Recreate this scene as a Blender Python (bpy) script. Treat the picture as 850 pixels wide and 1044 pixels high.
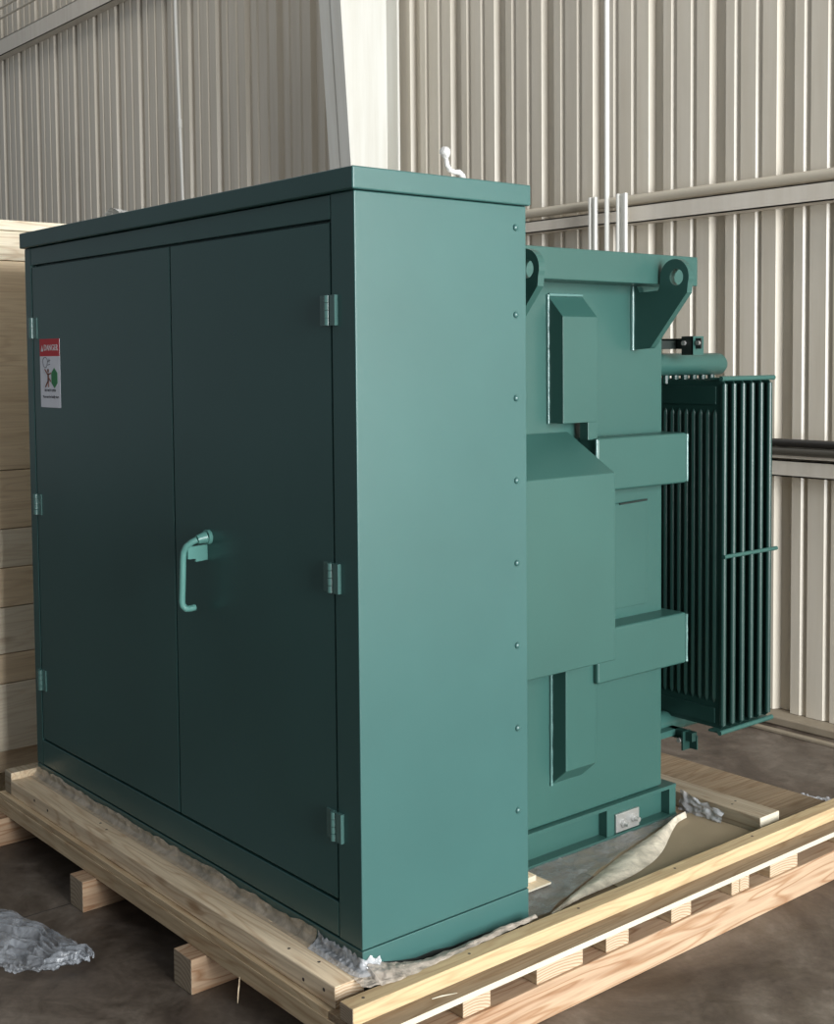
import bpy, bmesh, math, random
from mathutils import Vector, Matrix, noise
random.seed(7)
C = bpy.context.scene.collection
for o in list(bpy.data.objects): bpy.data.objects.remove(o)
S = bpy.context.scene
Z0 = 0.25                      # height of the cabinet's base seam above the concrete floor

# ------------------------------------------------------------------ camera
cd = bpy.data.cameras.new('camera'); cam = bpy.data.objects.new('camera', cd); C.objects.link(cam)
yaw, pitch, roll = 0.87428, 0.05510, -0.00870
fw = Vector((-math.sin(yaw)*math.cos(pitch), math.cos(yaw)*math.cos(pitch), -math.sin(pitch)))
r = Vector((math.cos(yaw), math.sin(yaw), 0)); u = r.cross(fw)
r2 = math.cos(roll)*r + math.sin(roll)*u; u2 = -math.sin(roll)*r + math.cos(roll)*u
M = Matrix((r2, u2, -fw)).transposed().to_4x4(); M.translation = (2.21620, -1.66365, 1.32912+Z0)
cam.matrix_world = M
cd.sensor_fit = 'VERTICAL'; cd.sensor_height = 36; cd.lens = 1285.2/1044*36
cd.shift_x = (425-430.94)/1044; cd.shift_y = (437.11-522)/1044
cd.clip_start = .05; cd.clip_end = 100
S.camera = cam
# ------------------------------------------------------------------ light
S.view_settings.view_transform = 'Standard'; S.view_settings.look = 'None'
S.view_settings.exposure = 0.0; S.view_settings.gamma = 1.0; S.view_settings.use_curve_mapping = False
w = bpy.data.worlds.new('world'); S.world = w; w.use_nodes = True
w.node_tree.nodes['Background'].inputs[0].default_value = (0.86, 0.93, 1.0, 1)
w.node_tree.nodes['Background'].inputs[1].default_value = 0.25
def area(name, loc, look, sx, sy, power, col):
    l = bpy.data.lights.new(name, 'AREA'); l.shape = 'RECTANGLE'; l.size = sx; l.size_y = sy; l.energy = power; l.color = col
    o = bpy.data.objects.new(name, l); C.objects.link(o); o.location = loc
    d = (Vector(look)-Vector(loc)).normalized(); o.rotation_euler = d.to_track_quat('-Z', 'Y').to_euler(); return o
area('doorway_daylight', (8.0, 0.7, 2.4), (0, .7, 1.7), 4.5, 4.3, 1550, (.965, .99, 1.0))
area('wall_fill_light', (-2.5, 1.5, 7.2), (-2.5, 1.7, 0), 11, 2.0, 150, (1.0, .98, .94))  # added overhead fill lamp, brightens the ribbed wall but not the cabinet front


# ------------------------------------------------------------------ materials
def new_mat(name):
    m = bpy.data.materials.new(name); m.use_nodes = True; nt = m.node_tree
    return m, nt, nt.nodes['Principled BSDF']
def N(nt, t, **k):
    n = nt.nodes.new(t)
    for a, b in k.items(): setattr(n, a, b)
    return n
def ramp(nt, src, stops):
    n = N(nt, 'ShaderNodeValToRGB'); e = n.color_ramp.elements
    while len(e) < len(stops): e.new(.5)
    for i, (p, c) in enumerate(stops): e[i].position = p; e[i].color = (*c, 1) if len(c) == 3 else c
    nt.links.new(src, n.inputs[0]); return n.outputs[0]
def mapped(nt, scale, coord='Object', rnd=False):
    t = N(nt, 'ShaderNodeTexCoord'); m = N(nt, 'ShaderNodeMapping'); m.inputs['Scale'].default_value = scale
    nt.links.new(t.outputs[coord], m.inputs[0])
    if rnd:
        oi = N(nt, 'ShaderNodeObjectInfo'); mu = N(nt, 'ShaderNodeMath', operation='MULTIPLY'); mu.inputs[1].default_value = 37
        nt.links.new(oi.outputs['Random'], mu.inputs[0]); nt.links.new(mu.outputs[0], m.inputs['Location'])
    return m.outputs[0]
def noise_n(nt, vec, scale, detail=4, rough=.55, dist=0):
    n = N(nt, 'ShaderNodeTexNoise'); n.inputs['Scale'].default_value = scale; n.inputs['Detail'].default_value = detail
    n.inputs['Roughness'].default_value = rough; n.inputs['Distortion'].default_value = dist
    if vec: nt.links.new(vec, n.inputs['Vector'])
    return n.outputs['Fac']
def bump(nt, b, src, strength, dist=.01):
    n = N(nt, 'ShaderNodeBump'); n.inputs['Strength'].default_value = strength; n.inputs['Distance'].default_value = dist
    nt.links.new(src, n.inputs['Height']); nt.links.new(n.outputs[0], b.inputs['Normal'])
def mix(nt, fac, a, b, mode='MIX'):
    n = N(nt, 'ShaderNodeMix', data_type='RGBA', blend_type=mode)
    for s, v in ((0, fac), (6, a), (7, b)):
        if isinstance(v, bpy.types.NodeSocket): nt.links.new(v, n.inputs[s])
        else: n.inputs[s].default_value = v if s == 0 else (*v, 1)
    return n.outputs[2]
def paint(name, col, rough=.38, var=.06, orange=.04, spec=.5):
    m, nt, b = new_mat(name); v = mapped(nt, (1, 1, 1))
    n = noise_n(nt, v, 2.5, 4)
    lo = tuple(c*(1-var) for c in col); hi = tuple(min(1, c*(1+var)) for c in col)
    nt.links.new(ramp(nt, n, [(.3, lo), (.7, hi)]), b.inputs['Base Color'])
    b.inputs['Roughness'].default_value = rough; b.inputs['Specular IOR Level'].default_value = spec
    bump(nt, b, noise_n(nt, v, 220, 2), orange, .002); return m
GREEN = paint('green_enamel', (.036, .100, .093), .32)
GREEND = paint('green_enamel_shadow_gap', (.028, .085, .072), .5)
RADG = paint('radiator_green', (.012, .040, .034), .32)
BLACK = paint('black_steel', (.012, .018, .016), .45)
STEEL = paint('bare_steel', (.62, .62, .60), .3, .25); STEEL.node_tree.nodes['Principled BSDF'].inputs['Metallic'].default_value = .75
def sheet(name, col, rough, dirt=.12):
    m, nt, b = new_mat(name); v = mapped(nt, (1, 1, .25)); n = noise_n(nt, v, 1.7, 6, .6); s = noise_n(nt, mapped(nt, (6, 6, .4)), 3, 5, .6)
    c1 = ramp(nt, n, [(.3, tuple(c*(1-dirt) for c in col)), (.7, col)])
    c2 = ramp(nt, s, [(.35, (.86, .84, .80)), (.6, (1, 1, 1))])
    nt.links.new(mix(nt, .55, c1, c2, 'MULTIPLY'), b.inputs['Base Color']); b.inputs['Roughness'].default_value = rough
    bump(nt, b, noise_n(nt, mapped(nt, (1, 1, 1)), 5, 3), .08, .01); return m
WALL = sheet('beige_wall_sheet', (.70, .64, .54), .34)
GIRT = sheet('beige_girt_paint', (.76, .70, .61), .5)
COLW = sheet('white_column_paint', (.72, .71, .66), .5, .05)
KERB = sheet('dusty_kerb', (.36, .30, .22), .8, .3)
PVC = paint('white_conduit_paint', (.82, .81, .76), .4)
PIPEG = paint('tan_pipe_paint', (.56, .50, .40), .5)
DARKP = paint('dark_pipe_paint', (.075, .068, .055), .45)
DARKQ = paint('black_cable_jacket', (.02, .018, .016), .5)
def wood(name, axis, c1, c2, knots=.5, rough=.75, grain=1.0, fig=.5):
    m, nt, b = new_mat(name)
    a = 'xyz'.index(axis); sc = [26, 26, 26]; sc[a] = 1.1
    v = mapped(nt, tuple(sc), rnd=True); g = noise_n(nt, v, 1.6, 7, .62, .6)
    sl = [9, 9, 9]; sl[a] = .8
    big = noise_n(nt, mapped(nt, tuple(sl), rnd=True), 1, 4, .55, .4)
    col = mix(nt, .5, ramp(nt, g, [(.32, c2), (.62, c1)]), ramp(nt, big, [(.3, c2), (.6, c1)]))
    sk = [14, 14, 14]; sk[a] = 4.5
    vo = N(nt, 'ShaderNodeTexVoronoi'); vo.inputs['Scale'].default_value = .55; nt.links.new(mapped(nt, tuple(sk), rnd=True), vo.inputs['Vector'])
    kn = ramp(nt, vo.outputs['Distance'], [(.05, (.42, .27, .16)), (.13, (1, 1, 1))])
    col = mix(nt, knots, col, kn, 'MULTIPLY')
    fi = noise_n(nt, mapped(nt, tuple(x*6 for x in sc), rnd=True), 1, 3)
    col = mix(nt, .35*grain, col, ramp(nt, fi, [(.35, (.6, .55, .5)), (.55, (1, 1, 1))]), 'MULTIPLY')
    sf = [16, 16, 16]; sf[a] = 1.5
    wf = N(nt, 'ShaderNodeTexNoise'); wf.inputs['Scale'].default_value = 1.0; wf.inputs['Detail'].default_value = 1.5; nt.links.new(mapped(nt, tuple(sf), rnd=True), wf.inputs['Vector'])
    ml = N(nt, 'ShaderNodeMath', operation='MULTIPLY'); ml.inputs[1].default_value = 9; nt.links.new(wf.outputs['Fac'], ml.inputs[0])
    fr = N(nt, 'ShaderNodeMath', operation='PINGPONG'); fr.inputs[1].default_value = .5; nt.links.new(ml.outputs[0], fr.inputs[0])
    col = mix(nt, fig, col, ramp(nt, fr.outputs[0], [(.0, (.62, .47, .36)), (.22, (1, 1, 1))]), 'MULTIPLY')
    nt.links.new(col, b.inputs['Base Color']); b.inputs['Roughness'].default_value = rough
    b.inputs['Specular IOR Level'].default_value = .25
    bump(nt, b, g, .35, .004); return m
def endgrain(name, axis, c1, c2):
    m, nt, b = new_mat(name); a = 'xyz'.index(axis)
    t = N(nt, 'ShaderNodeTexCoord'); mp = N(nt, 'ShaderNodeMapping'); nt.links.new(t.outputs['Generated'], mp.inputs[0])
    sc = [1, 1, 1]; sc[a] = 0; mp.inputs['Scale'].default_value = sc
    lo = [-.25, -.3, .45]; lo[a] = 0; mp.inputs['Location'].default_value = lo
    wv = N(nt, 'ShaderNodeTexWave', wave_type='RINGS', rings_direction='XYZ'[a]); wv.inputs['Scale'].default_value = 2.2
    wv.inputs['Distortion'].default_value = 1.4; wv.inputs['Detail Scale'].default_value = 2
    nt.links.new(mp.outputs[0], wv.inputs['Vector'])
    col = ramp(nt, wv.outputs['Fac'], [(.1, c2), (.6, c1)])
    nt.links.new(col, b.inputs['Base Color']); b.inputs['Roughness'].default_value = .85; b.inputs['Specular IOR Level'].default_value = .2; return m
PALE_X = wood('weathered_pine_x', 'x', (.88, .72, .51), (.62, .48, .32), .7)
JOIST_X = wood('old_pine_joist_x', 'x', (.72, .57, .37), (.42, .31, .19), .5)
PALE_Y = wood('pale_pine_y', 'y', (.52, .40, .23), (.40, .29, .17), .5, grain=.9, fig=.35)
ORANGE_Y = wood('fresh_pine_y', 'y', (.47, .34, .225), (.33, .20, .12), .75, fig=.85)
DECK_Y = wood('dull_deck_y', 'y', (.30, .225, .145), (.19, .14, .09), .3)
FAR_X = wood('grey_sawn_pine_x', 'x', (.44, .37, .27), (.28, .23, .16), .3)
CRATE_Y = wood('crate_board_y', 'y', (.95, .75, .52), (.78, .58, .38), .4, grain=.5, fig=.25)
CRATET_Y = wood('crate_top_board_y', 'y', (.95, .86, .68), (.80, .69, .52), .2)
CRATEL_Y = wood('light_crate_board_y', 'y', (.98, .86, .68), (.85, .71, .53), .4, grain=.5, fig=.25)
EX = endgrain('end_grain_x', 'x', (.48, .38, .27), (.34, .23, .14)); EY = endgrain('end_grain_y', 'y', (.36, .29, .21), (.26, .20, .14))
EXW = paint('fresh_saw_cut', (.50, .46, .36), .85, .08, .2)
NAIL = paint('dark_nail_head', (.04, .03, .025), .6)
def film(name, alpha, col, rough=.22, bs=.7):
    m, nt, b = new_mat(name); out = nt.nodes['Material Output']
    b.inputs['Base Color'].default_value = (*col, 1); b.inputs['Roughness'].default_value = rough
    b.inputs['Specular IOR Level'].default_value = .9
    n = noise_n(nt, mapped(nt, (1, 1, 1)), 14, 5, .65, .8); bump(nt, b, n, bs, .015)
    tr = N(nt, 'ShaderNodeBsdfTransparent'); mx = N(nt, 'ShaderNodeMixShader')
    fac = ramp(nt, noise_n(nt, mapped(nt, (1, 1, 1)), 22, 4, .6, .5), [(.35, (alpha*.7,)*3), (.65, (min(1, alpha*1.25),)*3)])
    nt.links.new(fac, mx.inputs[0]); nt.links.new(tr.outputs[0], mx.inputs[1]); nt.links.new(b.outputs[0], mx.inputs[2])
    nt.links.new(mx.outputs[0], out.inputs[0]); return m
FILM_T = film('tan_cloudy_film', .6, (.60, .50, .38), .3, .4); FILM_P = film('pale_dusty_film', .62, (.50, .43, .36), .35, .9); FILM_S = film('silvery_film', .62, (.50, .51, .53), .10, 1.0)
FILM_G = film('grey_floor_film', .50, (.34, .36, .39), .25, .35); FILM_D = film('grey_deck_film', .62, (.30, .30, .29), .25)
CLEAR = film('clear_plastic', .6, (.75, .74, .72), .12)
def floor_mat():
    m, nt, b = new_mat('stained_concrete'); v = mapped(nt, (1, 1, 1))
    n1 = noise_n(nt, v, 2.0, 9, .66, .8); n2 = noise_n(nt, v, 7.5, 9, .72, 1.2); n3 = noise_n(nt, v, 60, 4, .6)
    c = ramp(nt, n1, [(.34, (.050, .036, .027)), (.48, (.112, .088, .068)), (.66, (.21, .18, .148))])
    c = mix(nt, .75, c, ramp(nt, n2, [(.36, (.50, .46, .42)), (.60, (1.05, 1.0, .97))]), 'MULTIPLY')
    c = mix(nt, .5, c, ramp(nt, n3, [(.35, (.72, .72, .72)), (.6, (1, 1, 1))]), 'MULTIPLY')
    nt.links.new(c, b.inputs['Base Color']); 
    nt.links.new(ramp(nt, n2, [(.35, (.42,)*3), (.65, (.70,)*3)]), b.inputs['Roughness'])
    bump(nt, b, n3, .15, .004); return m
FLOOR = floor_mat()
def flat(name, col, rough=.5):
    m, nt, b = new_mat(name); n = noise_n(nt, mapped(nt, (1, 1, 1)), 40, 2)
    nt.links.new(ramp(nt, n, [(.2, tuple(c*.95 for c in col)), (.8, col)]), b.inputs['Base Color']); b.inputs['Roughness'].default_value = rough; return m

# ------------------------------------------------------------------ mesh helpers (all coordinates relative to the near corner of the cabinet)
class MB:
    def __init__(s): s.bm = bmesh.new()
    def face(s, vs, mi=0):
        try: f = s.bm.faces.new(vs); f.material_index = mi; return f
        except ValueError: return None
    def box(s, x0, x1, y0, y1, z0, z1, mi=0, end=None, endmi=1):
        v = [s.bm.verts.new((x, y, z)) for z in (z0, z1) for y in (y0, y1) for x in (x0, x1)]
        q = {'-z': (0, 2, 3, 1), '+z': (4, 5, 7, 6), '-y': (0, 1, 5, 4), '+y': (2, 6, 7, 3), '-x': (0, 4, 6, 2), '+x': (1, 3, 7, 5)}
        for k, f in q.items(): s.face([v[i] for i in f], endmi if end and k[1] == end else mi)
        return s
    def prism(s, pts, axis, a, b, mi=0, hole=None):
        """closed polygon pts (2D) in the plane normal to axis, extruded a..b"""
        def P(p, t):
            return {'x': (t, p[0], p[1]), 'y': (p[0], t, p[1]), 'z': (p[0], p[1], t)}[axis]
        if hole is None:
            lo = [s.bm.verts.new(P(p, a)) for p in pts]; hi = [s.bm.verts.new(P(p, b)) for p in pts]
            s.face(lo[::-1], mi); s.face(hi, mi); n = len(pts)
            for i in range(n): s.face([lo[i], lo[(i+1) % n], hi[(i+1) % n], hi[i]], mi)
        else:
            L = []
            for t in (a, b):
                o = [s.bm.verts.new(P(p, t)) for p in pts]; h = [s.bm.verts.new(P(p, t)) for p in hole]
                ed = [s.bm.edges.new((o[i], o[(i+1) % len(o)])) for i in range(len(o))] + [s.bm.edges.new((h[i], h[(i+1) % len(h)])) for i in range(len(h))]
                bmesh.ops.triangle_fill(s.bm, edges=ed, use_beauty=True); L.append((o, h))
            for k in (0, 1):
                A, B = L[0][k], L[1][k]; n = len(A)
                for i in range(n): s.face([A[i], A[(i+1) % n], B[(i+1) % n], B[i]], mi)
        return s
    def tube(s, pts, rad, n=10, mi=0, rads=None, caps=True):
        pts = [Vector(p) for p in pts]; rings = []
        for i, p in enumerate(pts):
            d = (pts[min(i+1, len(pts)-1)]-pts[max(i-1, 0)]).normalized()
            up = Vector((0, 0, 1)) if abs(d.z) < .9 else Vector((1, 0, 0))
            if i: up = pu
            a = d.cross(up).normalized(); bb = a.cross(d).normalized(); pu = bb
            rr = rads[i] if rads else rad
            rings.append([s.bm.verts.new(p+(a*math.cos(2*math.pi*k/n)+bb*math.sin(2*math.pi*k/n))*rr) for k in range(n)])
        for A, B in zip(rings, rings[1:]):
            for k in range(n):
                f = s.face([A[k], A[(k+1) % n], B[(k+1) % n], B[k]], mi)
                if f: f.smooth = True
        if caps:
            for rg in (rings[0], rings[-1]): s.face([s.bm.verts.new(v.co) for v in rg], mi)
        return s
    def dome(s, c, r, axis, n=12, h=.6, mi=0):
        c = Vector(c); ax = {'x': Vector((1, 0, 0)), '-y': Vector((0, -1, 0)), 'z': Vector((0, 0, 1))}[axis]
        a = ax.orthogonal().normalized(); b = ax.cross(a); pr = None
        for j in range(5):
            t = j/4*math.pi/2; rr = r*math.cos(t); hh = r*h*math.sin(t)
            rg = [s.bm.verts.new(c+ax*hh+(a*math.cos(2*math.pi*k/n)+b*math.sin(2*math.pi*k/n))*max(rr, 1e-5)) for k in range(n)]
            if pr:
                for k in range(n):
                    f = s.face([pr[k], pr[(k+1) % n], rg[(k+1) % n], rg[k]], mi)
                    if f: f.smooth = True
            else: s.face(rg[::-1], mi)
            pr = rg
        s.face(pr, mi); return s
    def grid(s, fn, nu, nv, mi=0):
        g = [[s.bm.verts.new(fn(i/nu, j/nv)) for j in range(nv+1)] for i in range(nu+1)]
        for i in range(nu):
            for j in range(nv):
                f = s.face([g[i][j], g[i+1][j], g[i+1][j+1], g[i][j+1]], mi)
                if f: f.smooth = True
        return s
    def build(s, name, mats, root=None, base=None, bevel=0, parent=None, solid=0):
        """root: Empty of the thing; base: origin for a thing that is one mesh"""
        bmesh.ops.recalc_face_normals(s.bm, faces=s.bm.faces)
        off = Vector(root.location) if root else Vector(base or (0, 0, 0))+Vector((0, 0, Z0))
        for v in s.bm.verts: v.co += Vector((0, 0, Z0)); v.co -= off
        me = bpy.data.meshes.new(name); s.bm.to_mesh(me); s.bm.free()
        for m in (mats if isinstance(mats, (list, tuple)) else [mats]): me.materials.append(m)
        o = bpy.data.objects.new(name, me); C.objects.link(o)
        if root: o.parent = parent or root
        else: o.location = off
        if solid:
            md = o.modifiers.new('thickness', 'SOLIDIFY'); md.thickness = solid; md.offset = 0
        if bevel:
            md = o.modifiers.new('bevel', 'BEVEL'); md.width = bevel; md.segments = 2; md.limit_method = 'ANGLE'; md.angle_limit = .6
            for p in me.polygons: p.use_smooth = True
            md.harden_normals = True
        return o
def tag(o, label=None, cat=None, group=None, kind=None):
    for k, v in (('label', label), ('category', cat), ('group', group), ('kind', kind)):
        if v: o[k] = v
    return o
def thing(name, loc, label, cat, group=None):
    o = bpy.data.objects.new(name, None); o.empty_display_size = .1; C.objects.link(o)
    o.location = Vector(loc)+Vector((0, 0, Z0)); return tag(o, label, cat, group)
def B(x0, x1, y0, y1, z0, z1, **k): return MB().box(x0, x1, y0, y1, z0, z1, **k)
HINGE = paint('hinge_glint_enamel', (.075, .165, .15), .25, .06, .04, .8)  # hinge glints put into the colour: paler than the cabinet green
def weld(name, root, pts, rad=.0045, parent=None):
    P = []; pts = [Vector(p) for p in pts]
    for a, b in zip(pts, pts[1:]):
        n = max(2, int((b-a).length/.012))
        for i in range(n): P.append(a.lerp(b, i/n))
    P.append(pts[-1]); rr = [rad*(1+.45*noise.noise(p*55)) for p in P]
    return MB().tube(P, rad, 7, rads=rr).build(name, WELD, root, parent=parent)
WELD = paint('weld_highlight_enamel', (.10, .20, .185), .2, .2, .3, .8)  # highlights on the beads painted in with a paler version of the green

# ------------------------------------------------------------------ setting: floor, wall, column, girts
tag(B(-14, 8, -6, 3.2, -.35, -.25).build('floor', FLOOR), kind='structure')
def rib_profile():
    pts = []; Yw = 2.985
    def major(x, d=.035):   # x = left lip of the trough
        return [(x, Yw), (x+.016, Yw+d), (x+.070, Yw+d), (x+.088, Yw)]
    def minor(x): return [(x, Yw), (x+.008, Yw+.010), (x+.026, Yw+.010), (x+.034, Yw)]
    segs = []
    k = -5
    x0s = [-.965-.35*i for i in range(-6, 8)]; x0s += [-4.02-.383*i for i in range(0, 26)]
    for x in sorted(x0s):
        segs += major(x-.012); per = .35 if x > -3.5 else .383
        segs += minor(x+per*.345); segs += minor(x+per*.665)
    return segs
prof = rib_profile(); prof = [(-14, 2.985)]+prof+[(8, 2.985)]
mb = MB()
lo = [mb.bm.verts.new((x, y, -.21)) for x, y in prof]; hi = [mb.bm.verts.new((x, y, 7.0)) for x, y in prof]
lob = [mb.bm.verts.new((x, 3.06, -.21)) for x, y in prof]; hib = [mb.bm.verts.new((x, 3.06, 7.0)) for x, y in prof]
for i in range(len(prof)-1):
    mb.face([lo[i], lo[i+1], hi[i+1], hi[i]]); mb.face([lob[i+1], lob[i], hib[i], hib[i+1]])
    mb.face([lo[i+1], lo[i], lob[i], lob[i+1]]); mb.face([hi[i], hi[i+1], hib[i+1], hib[i]])
tag(mb.build('wall_back', WALL), kind='structure')
tag(B(-14, 8, 2.90, 3.19, -.25, -.212).build('baseboard_back', KERB, bevel=.008), kind='structure')
tag(B(-14, 8, 2.80, 2.83, -.25, -.236).build('trim_1', KERB, bevel=.004), kind='structure')
# tapered steel column: web, inner flange (leaning), outer flange
mb = MB()
def yin(z): return 2.77-.066*(z+.25)
xw = -3.58
mb.prism([(yin(-.25), -.25), (2.93, -.25), (2.93, 7), (yin(7), 7)], 'x', xw-.006, xw+.006)
mb.prism([(yin(-.25), -.25), (yin(-.25)+.014, -.25), (yin(7)+.014, 7), (yin(7), 7)], 'x', xw-.1, xw+.1)
mb.box(xw-.1, xw+.105, 2.93, 2.945, -.25, 7)
tag(mb.build('trim_2', COLW), kind='structure', label='white tapered steel column standing against the ribbed wall')
def girt(name, x0, x1, z0, z1, y0=2.895):
    mb = MB(); mb.box(x0, x1, y0, y0+.006, z0, z1); mb.box(x0, x1, y0, 2.984, z1-.006, z1); mb.box(x0, x1, y0, 2.984, z0, z0+.006)
    return tag(mb.build(name, GIRT), kind='structure')
girt('trim_3', -1.76, 8, 1.955, 2.036)
girt('trim_4', -3.47, -1.765, 1.965, 2.026, 2.91)
girt('trim_5', -3.47, 8, .822, .893); 
tag(B(-3.47, 8, 2.885, 2.984, .900, .915).build('trim_6', GIRT, bevel=.003), kind='structure')
girt('trim_7', -14, -3.70, 4.13, 4.275)
tag(MB().tube([(-3.47, 2.925, 2.066), (8, 2.925, 2.066)], .024, 16).build('steel_pipe', PIPEG, base=(0, 2.925, 2.066)), 'thick tan pipe running along the wall above the upper girt', 'pipe')
tag(MB().tube([(-3.47, 2.87, .967), (8, 2.87, .967)], .017, 14).build('steel_pipe', DARKQ, base=(0, 2.87, .967)), 'black pipe along the wall, the upper of the two dark pipes', 'pipe')
tag(MB().tube([(-3.47, 2.87, .932), (8, 2.87, .932)], .018, 14).build('steel_pipe', DARKP, base=(0, 2.87, .932)), 'dark brown pipe along the wall, the lower of the two dark pipes', 'pipe')
tag(MB().tube([(-14, 2.87, 4.44), (-4.0, 2.87, 4.44)], .010, 8).build('steel_rod', PIPEG, base=(-7, 2.87, 4.44)), 'thin rod along the wall just above the highest girt', 'rod')
tag(MB().tube([(-14, 2.87, 4.53), (-4.0, 2.87, 4.53)], .010, 8).build('steel_rod', PIPEG, base=(-7, 2.87, 4.53)), 'thin rod along the wall, the upper one near the top left corner', 'rod')
tag(MB().tube([(-1.815, 2.85, -.25), (-1.815, 2.85, 7)], .0125, 12).build('electrical_conduit', PVC, base=(-1.815, 2.85, -.25)), 'white vertical conduit between the two short posts on the wall', 'conduit')
root = thing('electrical_conduit', (-5.90, 2.93, -.25), 'white vertical conduit on the ribbed wall left of the column', 'conduit')
MB().tube([(-5.90, 2.93, -.25), (-5.965, 2.93, 2.5), (-6.02, 2.93, 3.8), (-6.06, 2.93, 7)], .011, 12).build('tube', PVC, root)
MB().tube([(-5.985, 2.93, 3.02), (-5.988, 2.93, 3.08)], .015, 12).build('coupling', PVC, root)
for x, lab in ((-1.895, 'short upright channel post ending above the girt, left of the white conduit'), (-1.715, 'short upright channel post ending above the girt, right of the white conduit')):
    mb = MB(); ax = .021 if x < -1.8 else .027
    mb.box(x-ax, x+ax, 2.848, 2.852, -.25, 2.09); mb.box(x-ax, x-ax+.010, 2.832, 2.85, -.25, 2.09); mb.box(x+ax-.010, x+ax, 2.832, 2.85, -.25, 2.09)
    tag(mb.build('channel_post', PVC, base=(x, 2.82, -.25)), lab, 'post')

# ------------------------------------------------------------------ pallet
DZ = -.095                       # top of the deck
P = thing('shipping_pallet', (-.84, .9, -.25), 'large pale wooden pallet under the green transformer', 'pallet')
for x0, x1 in ((-1.862, -1.775), (-1.215, -1.130), (-.598, -.508), (.062, .150)):
    B(x0, x1, -.152 if x0 < 0 else -.10, 1.92, -.25, -.16, end='y').build('runner', [ORANGE_Y, EY], P, bevel=.003)
for y0, y1 in ((-.110, -.015), (.175, .26), (.41, .57), (.655, .74), (.91, .992), (1.17, 1.205), (1.208, 1.25), (1.35, 1.485), (1.72, 1.80)):
    B(-1.86, .142, y0, y1, -.16, DZ-.018, end='x').build('cross_joist', [JOIST_X, EX], P, bevel=.002)
xs = [-1.858]; 
while xs[-1] < -.1: xs.append(xs[-1]+.1436)
xs[-1] = .014; 
B(-1.858, .014, -.108, -.008, DZ-.018, DZ).build('deck_board', JOIST_X, P, bevel=.002)
for a, b in zip(xs, xs[1:]): B(a+.0006, b-.0006, -.006, 1.86, DZ-.018, DZ).build('deck_board', DECK_Y, P)
B(.016, .160, -.108, 1.9, DZ-.015, DZ, end='x').build('deck_board', [DECK_Y, EXW], P, bevel=.001)

def nails(root, pts, axis='z'):
    for p in pts: MB().dome(p, .0045, axis, 8, .3).build('nail_head', NAIL, root)
A = thing('timber_beam', (-.88, -.052, DZ), 'weathered pale timber beam along the foot of the cabinet doors', 'beam')
B(-1.795, .022, -.093, -.012, DZ, -.045, end='x').build('beam_body', [PALE_X, EX], A, bevel=.004)
nails(A, [(-1.60, -.0935, -.06), (-1.50, -.0935, -.065), (-.02, -.0935, -.065), (-.10, -.0935, -.072)], '-y')
nails(A, [(-1.24, -.04, -.0455), (-1.18, -.05, -.0455), (-.10, -.05, -.0455), (-.2, -.065, -.0455)])
Yb = thing('timber_beam', (.065, .85, DZ), 'long yellow pine board along the right edge of the pallet', 'beam')
B(.058, .107, -.108, 1.93, DZ, -.055, end='y').build('beam_body', [PALE_Y, EY], Yb, bevel=.003)
nails(Yb, [(.08, -.06, -.0555), (.08, .25, -.0555), (.08, .62, -.0555), (.08, 1.0, -.0555), (.08, 1.35, -.0555)])
F = thing('timber_beam', (-.6, 1.51, DZ), 'grey sawn timber with a pale cut end across the pallet behind the tank', 'beam')
B(-1.6, .027, 1.465, 1.562, DZ, -.045, end='x').build('beam_body', [FAR_X, EXW], F, bevel=.003)
nails(F, [(-.10, 1.50, -.0455), (-.11, 1.53, -.0455)])
tag(B(-1.852, -1.797, -.09, .05, DZ, -.022, end='x').build('timber_offcut', [FAR_X, PALE_X], base=(-1.83, 0, DZ), bevel=.004), 'short pale timber block at the left end of the front beam', 'block')
for i, (x0, x1, y0, y1, z0, z1, a, lab) in enumerate(((-.225, -.118, .665, .835, DZ+.010, -.080, .05, 'lowest thin wooden shim poking out behind the cabinet side'),
        (-.225, -.150, .67, .81, -.079, -.064, -.1, 'middle wooden shim in the small stack behind the cabinet side'),
        (-.225, -.172, .68, .79, -.063, -.050, .1, 'topmost wooden shim in the small stack behind the cabinet side'))):
    o = B(x0, x1, y0-.11, y1-.11, z0, z1, end='x').build('wooden_shim', [PALE_X, EXW], base=((x0+x1)/2, (y0+y1)/2-.11, z0))
    tag(o, lab, 'shim', 'wooden shims behind the cabinet')

# ------------------------------------------------------------------ transformer
T = thing('pad_mounted_transformer', (-.9, .7, DZ), 'large dark green pad mounted transformer cabinet with tank and radiator behind', 'transformer')
W, D = 1.793, .524
MB().prism([(-W, 0), (-1.745, 0), (-1.745, .02), (-.088, .02), (-.088, 0), (0, 0), (0, D), (-W, D)], 'z', 0, 1.699).build('cabinet_shell', GREEN, T, bevel=.003)
MB().box(-W, 0, .0, D, DZ, -.0025).build('base_skirt', GREEN, T, bevel=.002)
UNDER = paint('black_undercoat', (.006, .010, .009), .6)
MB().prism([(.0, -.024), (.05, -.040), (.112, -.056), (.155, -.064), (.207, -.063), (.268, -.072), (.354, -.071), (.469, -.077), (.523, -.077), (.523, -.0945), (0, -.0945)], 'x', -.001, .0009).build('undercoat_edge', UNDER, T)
B(-W-.012, .012, -.012, D+.006, 1.70, 1.75).build('cabinet_roof', GREEN, T, bevel=.004)
B(-1.742, -.0905, .0, .019, 1.643, 1.697).build('header_panel', GREEN, T, bevel=.0015)
B(-1.742, -.0905, .0, .019, .003, .083).build('sill_panel', GREEN, T, bevel=.0015)
for z in (.206, .414, .621, .826, 1.03, 1.232, 1.435, 1.646): MB().dome((0, .488, z), .0085, 'x', 14, .7).build('rivet', GREEN, T)
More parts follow.
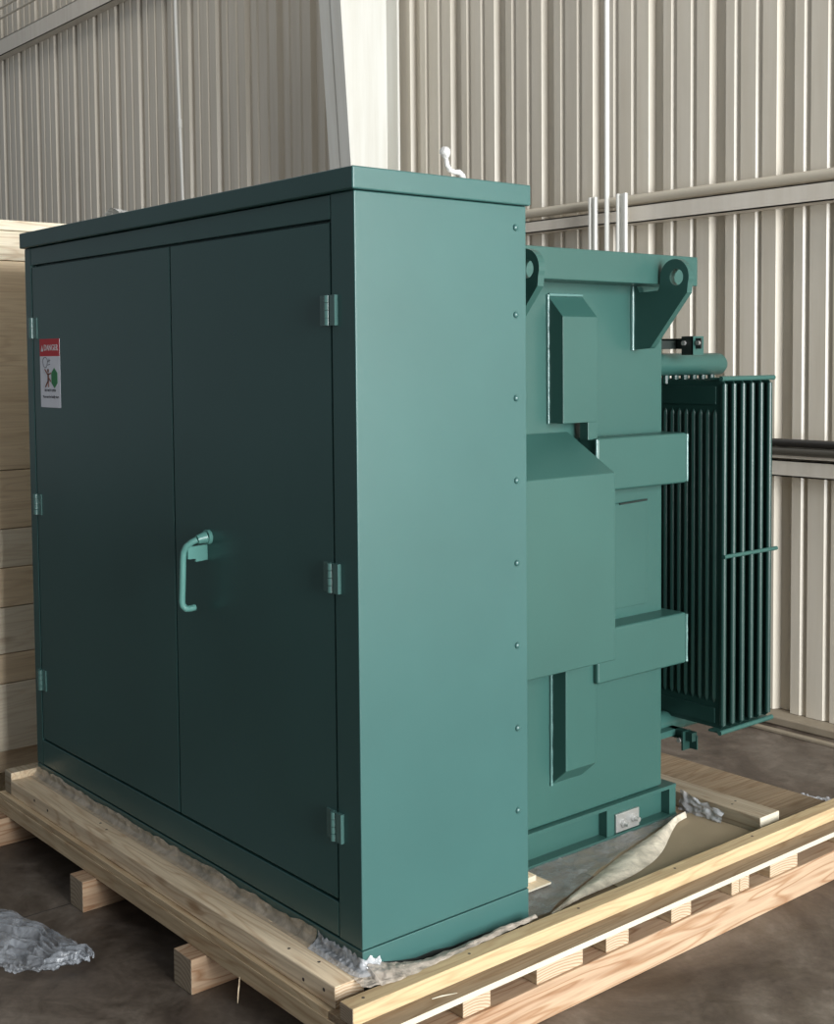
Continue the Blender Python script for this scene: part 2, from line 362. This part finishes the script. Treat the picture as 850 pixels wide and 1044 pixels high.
for x0, x1 in ((-1.739, -.830), (-.8235, -.094)):
    dr = B(x0, x1, .001, .019, .090, 1.636).build('door', GREEN, T, bevel=.002)
    sgn, xh = (1, -.0885) if x0 > -1 else (-1, -1.744)
    for zc in ((1.44, .836, .262) if x0 > -1 else (1.44, .868, .287)):
        mb = MB()
        for k in range(4): mb.tube([(xh-sgn*.008, -.006, zc-.034+k*.017+.0006), (xh-sgn*.008, -.006, zc-.034+(k+1)*.017-.0006)], .0085, 12)
        mb.box(min(xh-sgn*.012, xh-sgn*.04), max(xh-sgn*.012, xh-sgn*.04), -.003, .001, zc-.034, zc+.034)
        if sgn > 0: mb.box(xh+.004, xh+.024, -.009, 0, zc-.034, zc+.034)
        else: mb.box(xh-.022, xh-.004, -.007, 0, zc-.034, zc+.034)
        mb.build('hinge', HINGE, T, parent=dr)
    if sgn > 0:
        mb = MB()
        mb.tube([(-.645, .001, .872), (-.645, -.009, .872)], .0195, 18); mb.tube([(-.645, -.009, .872), (-.647, -.034, .868)], .014, 16, rads=[.016, .0115])
        path = [(-.647, -.034, .868), (-.652, -.046, .862), (-.661, -.057, .851), (-.669, -.061, .836), (-.672, -.062, .815), (-.676, -.062, .76), (-.681, -.062, .705), (-.681, -.060, .694), (-.679, -.052, .685), (-.678, -.040, .684), (-.677, -.026, .686)]
        sm = []
        for a, b in zip(path, path[1:]):
            for k in range(3): sm.append(Vector(a).lerp(Vector(b), k/3))
        sm.append(Vector(path[-1])); mb.tube(sm, .0085, 12)
        mb.prism([(-.056, .849), (.001, .852), (.001, .811), (-.034, .809), (-.034, .817), (-.056, .818)], 'x', -.662, -.655)
        mb.build('door_handle', paint('handle_green', (.13, .33, .29), .3), T, parent=dr)

# danger sign on the left door (x grows to the right in the picture)
WHITE = flat('sign_white', (.88, .89, .95)); RED = flat('sign_red', (.62, .02, .03)); INK = flat('sign_ink', (.03, .03, .04)); SGREEN = flat('sign_green', (.02, .23, .07)); BROWN = flat('sign_brown', (.16, .05, .025))
def add_text(mb, txt, x, z, size, width, mi, y):
    cu = bpy.data.curves.new('t', 'FONT'); cu.body = txt; cu.size = size; cu.align_x = 'CENTER'; cu.align_y = 'CENTER'; cu.extrude = .0003
    if txt.isupper(): cu.offset = size*.006
    o = bpy.data.objects.new('t', cu); C.objects.link(o); bpy.context.view_layer.update()
    me = bpy.data.meshes.new_from_object(o.evaluated_get(bpy.context.evaluated_depsgraph_get())); bpy.data.objects.remove(o)
    xs_ = [v.co.x for v in me.vertices]; k = width/(max(xs_)-min(xs_)); base = len(mb.bm.verts)
    vs = [mb.bm.verts.new((x+v.co.x*k, y-.0002-v.co.z, z+v.co.y)) for v in me.vertices]
    for p in me.polygons: mb.face([vs[i] for i in p.vertices], mi)
def poly(mb, pts, mi, y, t=.0004): mb.prism(pts, 'y', y-t, y, mi)
sx, sz = -1.690, 1.186; sw, sh = .150, .218
sign = B(sx, sx+sw, .0002, .0009, sz, sz+sh).build('danger_sign', WHITE, T); tag(sign, 'white danger sign with a red header and small pictograms')
mb = MB(); y = -.0012
mb.box(sx, sx+sw, -.0002, .0002, sz+sh-.055, sz+sh); mb.build('red_header', RED, T, parent=sign)
mb = MB(); add_text(mb, 'DANGER', sx+.086, sz+sh-.029, .027, .104, 0, -.0003)
poly(mb, [(sx+.010, sz+sh-.040), (sx+.028, sz+sh-.040), (sx+.019, sz+sh-.020)], 0, -.0003); mb.build('header_lettering', flat('sign_lettering_white', (.72, .70, .70)), T, parent=sign)
mb = MB(); ys = .0001
add_text(mb, 'DO NOT OPEN', sx+.074, sz+.054, .011, .082, 0, ys); add_text(mb, 'You can be badly hurt', sx+.078, sz+.034, .012, .122, 0, ys)
mb.build('sign_text', INK, T, parent=sign); mb = MB()
cx, cz = sx+.040, sz+.143      # small outlined pictogram
ring = [(cx+.018*math.cos(t)*(1+.12*math.sin(3*t)), cz+.017*math.sin(t)) for t in [i*math.pi/8 for i in range(16)]]
for a, b in zip(ring, ring[1:]+ring[:1]): mb.tube([(a[0], ys, a[1]), (b[0], ys, b[1])], .0009, 5)
for a, b in (((.022, .004), (.040, .008)), ((.030, .012), (.031, .000)), ((.018, -.008), (.036, -.006))): mb.tube([(cx+a[0], ys, cz+a[1]), (cx+b[0], ys, cz+b[1])], .001, 5)
mb.build('sign_pictogram', INK, T, parent=sign)
mb = MB(); px_, pz_ = sx+.060, sz+.095          # figure beside a green block
poly(mb, [(px_-.005, pz_-.012), (px_+.006, pz_-.012), (px_+.007, pz_+.014), (px_-.004, pz_+.014)], 0, ys)
poly(mb, [(px_+.001+.0065*math.cos(t*.785), pz_+.022+.0065*math.sin(t*.785)) for t in range(8)], 0, ys)
for a, b in (((-.002, .010), (-.022, .026)), ((.004, .010), (.022, .014)), ((-.002, -.012), (-.020, -.030)), ((.003, -.012), (.004, -.030)), ((.004, 0), (.020, -.012))): mb.tube([(px_+a[0], ys, pz_+a[1]), (px_+b[0], ys, pz_+b[1])], .0024, 6)
mb.build('sign_figure', BROWN, T, parent=sign)
mb = MB(); hx, hz = sx+.108, sz+.094
poly(mb, [(hx+.026*math.cos(math.pi/6+i*math.pi/3), hz+.032*math.sin(math.pi/6+i*math.pi/3)) for i in range(6)], 0, ys, .0006)
mb.build('sign_block', SGREEN, T, parent=sign)

TANKG = paint('tank_green_enamel', (.029, .086, .074), .34)
# tank
TX, TY = -.255, 1.353
B(-1.54, TX, D+.001, TY, .008, 1.60).build('tank', TANKG, T, bevel=.006)
B(-1.62, -.16, D+.006, 1.400, 1.540, 1.626).build('tank_lid', TANKG, T, bevel=.003)
def stiff_top(y0, y1):
    mb = MB(); xo = -.198
    mb.prism([(TX, 1.148), (xo, 1.148), (xo, 1.443), (TX, 1.502)], 'y', y0, y1); mb.box(-.23, xo, y0+.10, y1, 1.098, 1.1485)
    return mb
stiff_top(.860, 1.0).build('vertical_stiffener', TANKG, T, bevel=.0015)
mb = MB(); xo = -.198
mb.prism([(TX, .120), (xo, .170), (xo, .62), (TX, .62)], 'y', .868, .994); mb.build('vertical_stiffener', TANKG, T, bevel=.003)
B(-.6, -.18, .98, 1.378, .950, 1.102).build('horizontal_stiffener', TANKG, T, bevel=.008)
B(-.6, -.18, .98, 1.378, .400, .556).build('horizontal_stiffener', TANKG, T, bevel=.008)
MB().prism([(TX, .498), (-.075, .498), (-.075, 1.015), (TX, 1.122)], 'y', D+.004, .937).build('side_hood', TANKG, T, bevel=.004)
B(TX, TX+.006, 1.10, 1.275, .587, .899).build('access_panel', TANKG, T, bevel=.002)
MB().tube([(TX+.008, 1.15, .898), (TX+.008, 1.272, .902)], .003, 6).build('panel_hook', BLACK, T)
weld('weld_bead', T, [(TX+.003, .857, 1.505), (TX+.003, .857, 1.146)]); weld('weld_bead', T, [(TX+.003, .865, .49), (TX+.003, .865, .118)])
weld('weld_bead', T, [(TX+.003, 1.212, 1.538), (TX+.003, 1.212, 1.35)], .006); weld('weld_bead', T, [(-.182, .978, 1.10), (-.182, .978, 1.02)])
weld('weld_bead', T, [(-.182, 1.379, .955), (-.182, 1.379, 1.098)]); weld('weld_bead', T, [(-.182, 1.379, .405), (-.182, 1.379, .55)])
weld('weld_bead', T, [(TX+.003, .860, 1.505), (TX+.003, .995, 1.506)])
def lug(y0):
    c = (-.100, 1.557); R = .052
    out = [(TX, 1.537), (TX, 1.352), (-.190, 1.355), (-.183, 1.360), (-.054, 1.512)]
    out += [(c[0]+R*math.cos(t), c[1]+R*math.sin(t)) for t in [math.radians(a) for a in range(-20, 181, 12)]]
    out += [(-.153, 1.532), (-.160, 1.522), (-.228, 1.519), (-.238, 1.537)]
    hole = [(c[0]+.008+.024*math.cos(t), c[1]+.024*math.sin(t)) for t in [i*math.pi/12 for i in range(24)]]
    MB().prism(out, 'y', y0, y0+.022, hole=hole).build('lifting_lug', TANKG, T)
lug(1.215); lug(.617)
# plinth
mb = MB(); mb.box(-1.56, -.238, D+.01, 1.402, -.004, .007); mb.box(-1.54, -.272, D+.01, 1.385, DZ, -.004); mb.box(-1.56, -.236, D+.01, 1.402, DZ, DZ+.010)
mb.build('plinth', TANKG, T, bevel=.001)
for y0 in (1.085, 1.372, .60): B(-.275, -.240, y0, y0+.03, DZ+.01, -.004).build('plinth_gusset', TANKG, T)
gp = B(-.275, -.246, 1.100, 1.24, -.092, -.006).build('ground_pad_block', TANKG, T, bevel=.002)
B(-.2462, -.238, 1.124, 1.228, -.082, -.026).build('ground_pad', STEEL, T, bevel=.002, parent=gp)
for yy, zz in ((1.155, -.058), (1.200, -.052)):
    mb = MB(); mb.tube([(-.239, yy, zz), (-.230, yy, zz)], .013, 6); mb.tube([(-.231, yy, zz), (-.214, yy, zz)], .007, 10); mb.build('bolt', STEEL, T, parent=gp)

# radiator: six fluted fins under a header pipe
XR, XC, HW = -.137, -.387, .25
RD = bpy.data.objects.new('radiator', None); C.objects.link(RD); RD.parent = T
def loc_parent(mb, name, mat, **k): return mb.build(name, mat, T, parent=RD, **k)
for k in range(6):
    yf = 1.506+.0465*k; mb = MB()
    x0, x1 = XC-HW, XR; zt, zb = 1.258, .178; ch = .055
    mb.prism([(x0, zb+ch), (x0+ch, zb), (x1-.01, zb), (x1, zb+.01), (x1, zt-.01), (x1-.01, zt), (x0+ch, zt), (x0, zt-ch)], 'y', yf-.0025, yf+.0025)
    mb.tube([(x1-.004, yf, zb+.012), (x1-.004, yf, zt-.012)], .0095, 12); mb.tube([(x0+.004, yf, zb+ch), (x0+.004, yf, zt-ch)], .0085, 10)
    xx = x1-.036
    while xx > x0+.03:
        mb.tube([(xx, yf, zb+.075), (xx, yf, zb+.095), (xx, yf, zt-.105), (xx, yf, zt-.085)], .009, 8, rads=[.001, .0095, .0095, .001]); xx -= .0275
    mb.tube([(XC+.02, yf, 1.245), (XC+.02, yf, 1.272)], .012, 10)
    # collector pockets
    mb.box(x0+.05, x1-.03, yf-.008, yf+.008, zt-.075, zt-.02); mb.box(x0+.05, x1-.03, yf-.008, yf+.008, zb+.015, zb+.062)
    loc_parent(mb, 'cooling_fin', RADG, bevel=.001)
for z in (1.305, .155):
    mb = MB(); mb.tube([(XC+.02, 1.34, z), (XC+.02, 1.775, z), (XC+.02, 1.79, z), (XC+.02, 1.797, z)], .036, 20, rads=[.036, .036, .028, .012])
    loc_parent(mb, 'header_pipe', TANKG)
for z in (1.262, .168):
    mb = MB(); mb.tube([(XR-.006, 1.492, z), (XR-.006, 1.765, z)], .008, 10); mb.box(XR-.05, XR-.004, 1.495, 1.758, z-.003, z+.003); loc_parent(mb, 'edge_bar', TANKG)
mb = MB(); mb.tube([(XR+.006, 1.494, .717), (XR+.006, 1.768, .717)], .0065, 10); loc_parent(mb, 'tie_rod', TANKG)
br = B(-.60, -.225, 1.500, 1.506, 1.354, 1.387).build('radiator_bracket', BLACK, T)
mb = MB(); mb.box(-.290, -.246, 1.488, 1.499, 1.335, 1.393); mb.box(-.250, -.245, 1.488, 1.54, 1.335, 1.393, mi=0, end='x'); mb.build('bracket_tab', [BLACK, TANKG], T, parent=br)  # lit edge of the dark tab painted in: green x faces, black elsewhere
for p in ((-.277, 1.4865, 1.372), (-.232, 1.499, 1.372)): MB().tube([p, (p[0], p[1]-.008, p[2])], .008, 6).build('bolt', STEEL, T, parent=br)
B(-.40, -.32, TY-.01, 1.506, 1.354, 1.380).build('bracket_arm', BLACK, T, parent=br)
br = B(-.60, -.235, 1.475, 1.500, .122, .150).build('radiator_bracket', RADG, T)
mb = MB(); mb.box(-.266, -.260, 1.462, 1.50, .092, .152); mb.box(-.262, -.232, 1.495, 1.501, .094, .138); mb.build('bracket_tab', RADG, T, parent=br)
MB().tube([(-.275, 1.470, .122), (-.275, 1.458, .122)], .008, 6).build('bolt', STEEL, T, parent=br)
B(-.42, -.30, TY-.01, 1.50, .130, .150).build('bracket_arm', TANKG, T, parent=br)

# ------------------------------------------------------------------ crate on the left
K = thing('wooden_crate', (-2.6, .5, -.25), 'tall wooden crate of horizontal boards standing left of the transformer', 'crate')
cx0, cx1, cy0, cy1 = -3.2, -2.2, -.03, 1.15
zs = [-.075, .173, .28, .45, .592, .733, .944, 1.693, 1.80]
B(cx0+.04, cx1-.022, cy0+.02, cy1-.02, -.07, 1.80).build('crate_lining', PALE_X, K)
for i, (a, b) in enumerate(zip(zs, zs[1:])):
    B(cx1-.02, cx1-random.uniform(0, .002), cy0, cy1, a+.0015, b-.0015).build('side_board', CRATET_Y if a > 1.6 else (CRATEL_Y if i % 2 == 0 and i < 6 else CRATE_Y), K, bevel=.002)
    B(cx0, cx1-.021, cy0-.001, cy0+.019, a+.0015, b-.0015).build('front_board', PALE_X, K, bevel=.002)
B(cx0-.01, cx1+.004, cy0-.01, cy1, 1.80, 1.837).build('crate_lid', CRATET_Y, K, bevel=.004)
for y0 in (-.01, .50, 1.02): B(cx0, cx1-.06, y0, y0+.10, -.25, -.071).build('crate_skid', JOIST_X, K, bevel=.004)
B(cx1-.10, cx1-.03, cy0, cy1, -.16, -.071).build('crate_runner', CRATE_Y, K, bevel=.004)

# ------------------------------------------------------------------ plastic film
def n3(x, y, z=0): return noise.noise(Vector((x, y, z)))
def ribbon(path, name, mat, lab, rows, amp, seg=.006, base=None, sp=.1):
    """path: list of (point, outward 2D dir); rows: list of (outward offset, z)"""
    pts = []
    for (a, da), (b, db) in zip(path, path[1:]):
        n = max(2, int((Vector(b)-Vector(a)).length/seg))
        for i in range(n): t = i/n; pts.append((Vector(a).lerp(Vector(b), t), Vector(da).lerp(Vector(db), t).normalized()))
    nu = len(pts)-1; nv = 14
    def fn(u_, v_):
        p, d = pts[min(nu, int(round(u_*nu)))]; s = p.x+p.y
        k = v_*(len(rows)-1); i = min(int(k), len(rows)-2); f = k-i
        o = rows[i][0]*(1-f)+rows[i+1][0]*f; z = rows[i][1]*(1-f)+rows[i+1][1]*f
        o += amp*(.5*n3(s*30, v_*4, 3)+sp*n3(s*60, v_*12, 7))*v_; z += amp*(1.3*n3(s*7, 1, 7)+.4*n3(s*24, 2, v_*2)+sp*n3(s*70, p.x*60, v_*9))*v_
        return Vector((p.x+d.x*max(o, .002), p.y+d.y*max(o, .002), z))
    o = MB().grid(fn, nu, nv).build(name, mat, base=base or tuple(path[0][0])); return tag(o, lab, 'plastic film')
ribbon([((-1.79, 0, 0), (0, -1, 0)), ((-.17, 0, 0), (0, -1, 0))], 'plastic_film', FILM_T, 'thin strip of cloudy film between the front beam and the cabinet doors',
       [(.030, -.0435), (.016, -.043), (.006, -.034), (.003, -.014)], .010, base=(-1.0, -.01, -.05))
ribbon([((-.17, 0, 0), (0, -1, 0)), ((-.001, -.001, 0), (0, -1, 0)), ((.001, .0, 0), (1, -1, 0)), ((.001, .002, 0), (1, 0, 0)), ((.0, .05, 0), (1, 0, 0))], 'plastic_film', FILM_S, 'crumpled silvery film around the near corner of the cabinet',
       [(.034, -.0435), (.024, -.040), (.010, -.036), (.003, -.016)], .016, .0025, sp=.5, base=(0, -.01, -.05))
def sidefilm(u_, v_):
    y = -.04+.542*u_; t = max(0, min(1, y/.20)); t = t*t*(3-2*t)
    zc = -.032-.046*t-.012*u_; xo = .078-.024*u_-.30*max(0, .03-y); zo = -.0535
    xi = .0025+(.012 if y < .004 else 0); x = xi+(xo-xi)*v_; z = zc+(zo-zc)*min(1, v_*1.25)+.008*math.sin(math.pi*v_)*(1+n3(y*14, v_*2, 5))
    z += .006*n3(y*40, v_*5, 3)*(1-v_*.6)+.004*n3(y*90, v_*9, 2)*(1-t)
    if x > .054: z = max(z, -.0540)
    if y < 0: z = -.0435-.006*v_+.004*n3(y*60, v_*7, 1)
    return Vector((x+.006*n3(y*25, 1, 8)*v_, y, z))
tag(MB().grid(sidefilm, 200, 16).build('plastic_film', FILM_P, base=(.02, .25, -.07)), 'pale strip of film between the cabinet side and the yellow board', 'plastic film')
E_ = [(.004, .535), (.002, .597), (-.047, .742), (-.086, .871), (-.128, 1.009), (-.174, 1.208), (-.199, 1.341), (-.214, 1.45)]
def ex(y):
    for (xa, ya), (xb, yb) in zip(E_, E_[1:]):
        if y <= yb: return xa+(xb-xa)*(y-ya)/(yb-ya)
    return E_[-1][0]
def deckfilm(u_, v_):
    y = .535+(1.45-.535)*u_; xe = ex(y)+.004*n3(y*20, 5); xa = -.233; x = xa+(xe-xa)*v_
    z = DZ+.005+.004*abs(n3(x*18, y*14, 2))+.007*max(0, v_-.75)/.25*(1+.6*n3(y*16, 9))
    return Vector((x, y, z))
def fold(u_, v_):
    y = .60+.80*u_; xe = ex(y); wdt = .012+.085*max(0, math.sin(math.pi*min(1, u_*1.05)))**1.5*(.5+u_); x = xe+wdt*v_
    z = DZ+.0045+.020*math.sin(math.pi*min(1, v_*.98))*(.2+.8*u_)*(1+.25*n3(y*9, v_*2, 4))+.002*abs(n3(y*30, v_*6))*(1-v_)
    return Vector((x, y, z))
mb = MB().grid(deckfilm, 110, 30); mb.grid(fold, 110, 12, 1)
tag(mb.build('plastic_film', [FILM_D, film('cream_film', .75, (.80, .72, .58), .3)], base=(-.15, 1, DZ)), 'grey film sheet with a creamy folded edge on the deck beside the tank base', 'plastic film')
def crump(u_, v_):
    x = -.262+.165*u_; y = 1.452+.009*n3(x*40, v_*4, 1)-.012*(1-v_); z = DZ+.005+(.058+.02*n3(x*30, 2))*v_*(1-.45*u_)
    return Vector((x, y, z))
tag(MB().grid(crump, 60, 16).build('plastic_film', FILM_S, base=(-.2, 1.44, DZ)), 'bright crumpled film pushed against the grey timber behind the tank', 'plastic film')
UP = [(-2.0, -.52), (-1.578, -.40), (-1.294, -.33), (-1.128, -.283), (-.978, -.264), (-.886, -.245), (-.835, -.262)]
LO = [(-1.7, -.72), (-1.132, -.554), (-.965, -.495), (-.905, -.468), (-.85, -.405), (-.825, -.33), (-.815, -.285)]
def pl(Pp, t):
    k = t*(len(Pp)-1); i = min(int(k), len(Pp)-2); f = k-i
    return Vector((Pp[i][0]*(1-f)+Pp[i+1][0]*f, Pp[i][1]*(1-f)+Pp[i+1][1]*f, 0))
def floorfilm(u_, v_):
    p = pl(UP, u_).lerp(pl(LO, u_), v_); e = (1-abs(2*v_-1))
    j = .003*n3(u_*50, v_*6, 3)+.012*n3(u_*14, v_*4, 5)
    edge = max(0, v_-.8)/.2+max(0, u_-.9)/.1
    wv = v_+.10*n3(u_*5, v_*3, 6)
    z = -.247+.034*abs(n3(u_*4, wv*7, 1))+.016*abs(n3(u_*9, wv*17, 2))+.0015*abs(n3(u_*60, v_*30, 4))+.014*e+.007*edge*(1+n3(u_*60, v_*30))
    return Vector((p.x+j, p.y+.003*n3(u_*45, v_*5, 8)+.012*n3(u_*14, v_*3, 9), z))
tag(MB().grid(floorfilm, 200, 60).build('plastic_film', FILM_G, base=(-1.1, -.4, -.25)), 'large crumpled sheet of clear grey film lying on the concrete floor', 'plastic film')
def strand(u_, v_):
    x = -1.455-.10*v_+.008*n3(u_*9, 1); y = -.29-.03*v_+.012*n3(u_*14, v_*5, 4)
    return Vector((x+.030*(1-abs(2*u_-1))*.0+.03*(1-u_)**4, y, -.245+.30*u_))
tag(MB().grid(strand, 40, 14).build('plastic_film', FILM_G, base=(-1.5, -.3, -.25)), 'upright wisp of clear film at the left edge of the picture', 'plastic film')
def scrap(u_, v_): return Vector((-.33+.11*u_, 2.19+.05*u_+.03*v_+.008*n3(u_*9, v_*3), -.247+.02*abs(n3(u_*7, v_*4, 3))))
tag(MB().grid(scrap, 20, 8).build('plastic_film', FILM_S, base=(-.3, 2.2, -.25)), 'small scrap of pale film on the floor behind the pallet', 'plastic film')
def scrap2(u_, v_): return Vector((-1.19+.10*u_, -.012+.07*v_, 1.7515+.016*math.sin(math.pi*u_)*(1-.5*v_)+.004*abs(n3(u_*9, v_*4, 3))))
tag(MB().grid(scrap2, 24, 10).build('plastic_film', CLEAR, base=(-1.15, .02, 1.75)), 'tiny scrap of film on the front edge of the cabinet roof', 'plastic film')
# little clear plastic plug on the roof
kp = thing('plastic_plug', (-.03, .33, 1.75), 'small clear bent plastic plug with a round head on the cabinet roof', 'plug')
pts = [(-.03, .345, 1.7505), (-.03, .343, 1.762), (-.03, .333, 1.769), (-.03, .318, 1.768), (-.03, .304, 1.772), (-.03, .296, 1.783), (-.03, .293, 1.800)]
MB().tube(pts, .0065, 10, rads=[.010, .0075, .007, .006, .006, .006, .005]).build('stem', CLEAR, kp)
mb = MB(); c = Vector((-.03, .290, 1.812)); prs = None
mb.tube([c+Vector((-.002, -.003, -.014)), c+Vector((0, 0, -.010)), c+Vector((0, 0, -.004)), c+Vector((0, 0, .005)), c+Vector((0, 0, .011)), c+Vector((0, 0, .0135))], .01, 14, rads=[.004, .0095, .0135, .0130, .008, .001])
mb.build('head', CLEAR, kp)
# splinter under the front beam and crack in the slab
tag(MB().tube([(-.34, -.115, -.15), (-.325, -.128, -.175), (-.318, -.135, -.20)], .002, 5, rads=[.001, .002, .0006]).build('wood_splinter', PALE_X, base=(-.33, -.12, -.17)), 'thin wood splinter hanging from the joist by the nearest block', 'splinter')

tag(B(-.232, .045, .86, 1.462, DZ+.0005, DZ+.003).build('cardboard_sheet', paint('tan_cardboard', (.30, .235, .15), .6, .15, .2), base=(-.1, 1.1, DZ)), 'smooth tan sheet on the pallet deck in front of the grey timber', 'sheet')
tag(MB().tube([(.128, .095, DZ+.003), (.133, .12, DZ+.0035), (.145, .155, DZ+.003)], .003, 5, rads=[.001, .002, .0006]).build('wood_splinter', EXW, base=(.13, .12, DZ)), 'pale wood splinter on the outer deck board below the yellow board', 'splinter')

tag(B(-1.2165, -1.2125, -6, 2.79, -.2502, -.2496).build('trim_8', paint('dark_joint_filler', (.03, .024, .02), .8)), kind='structure')
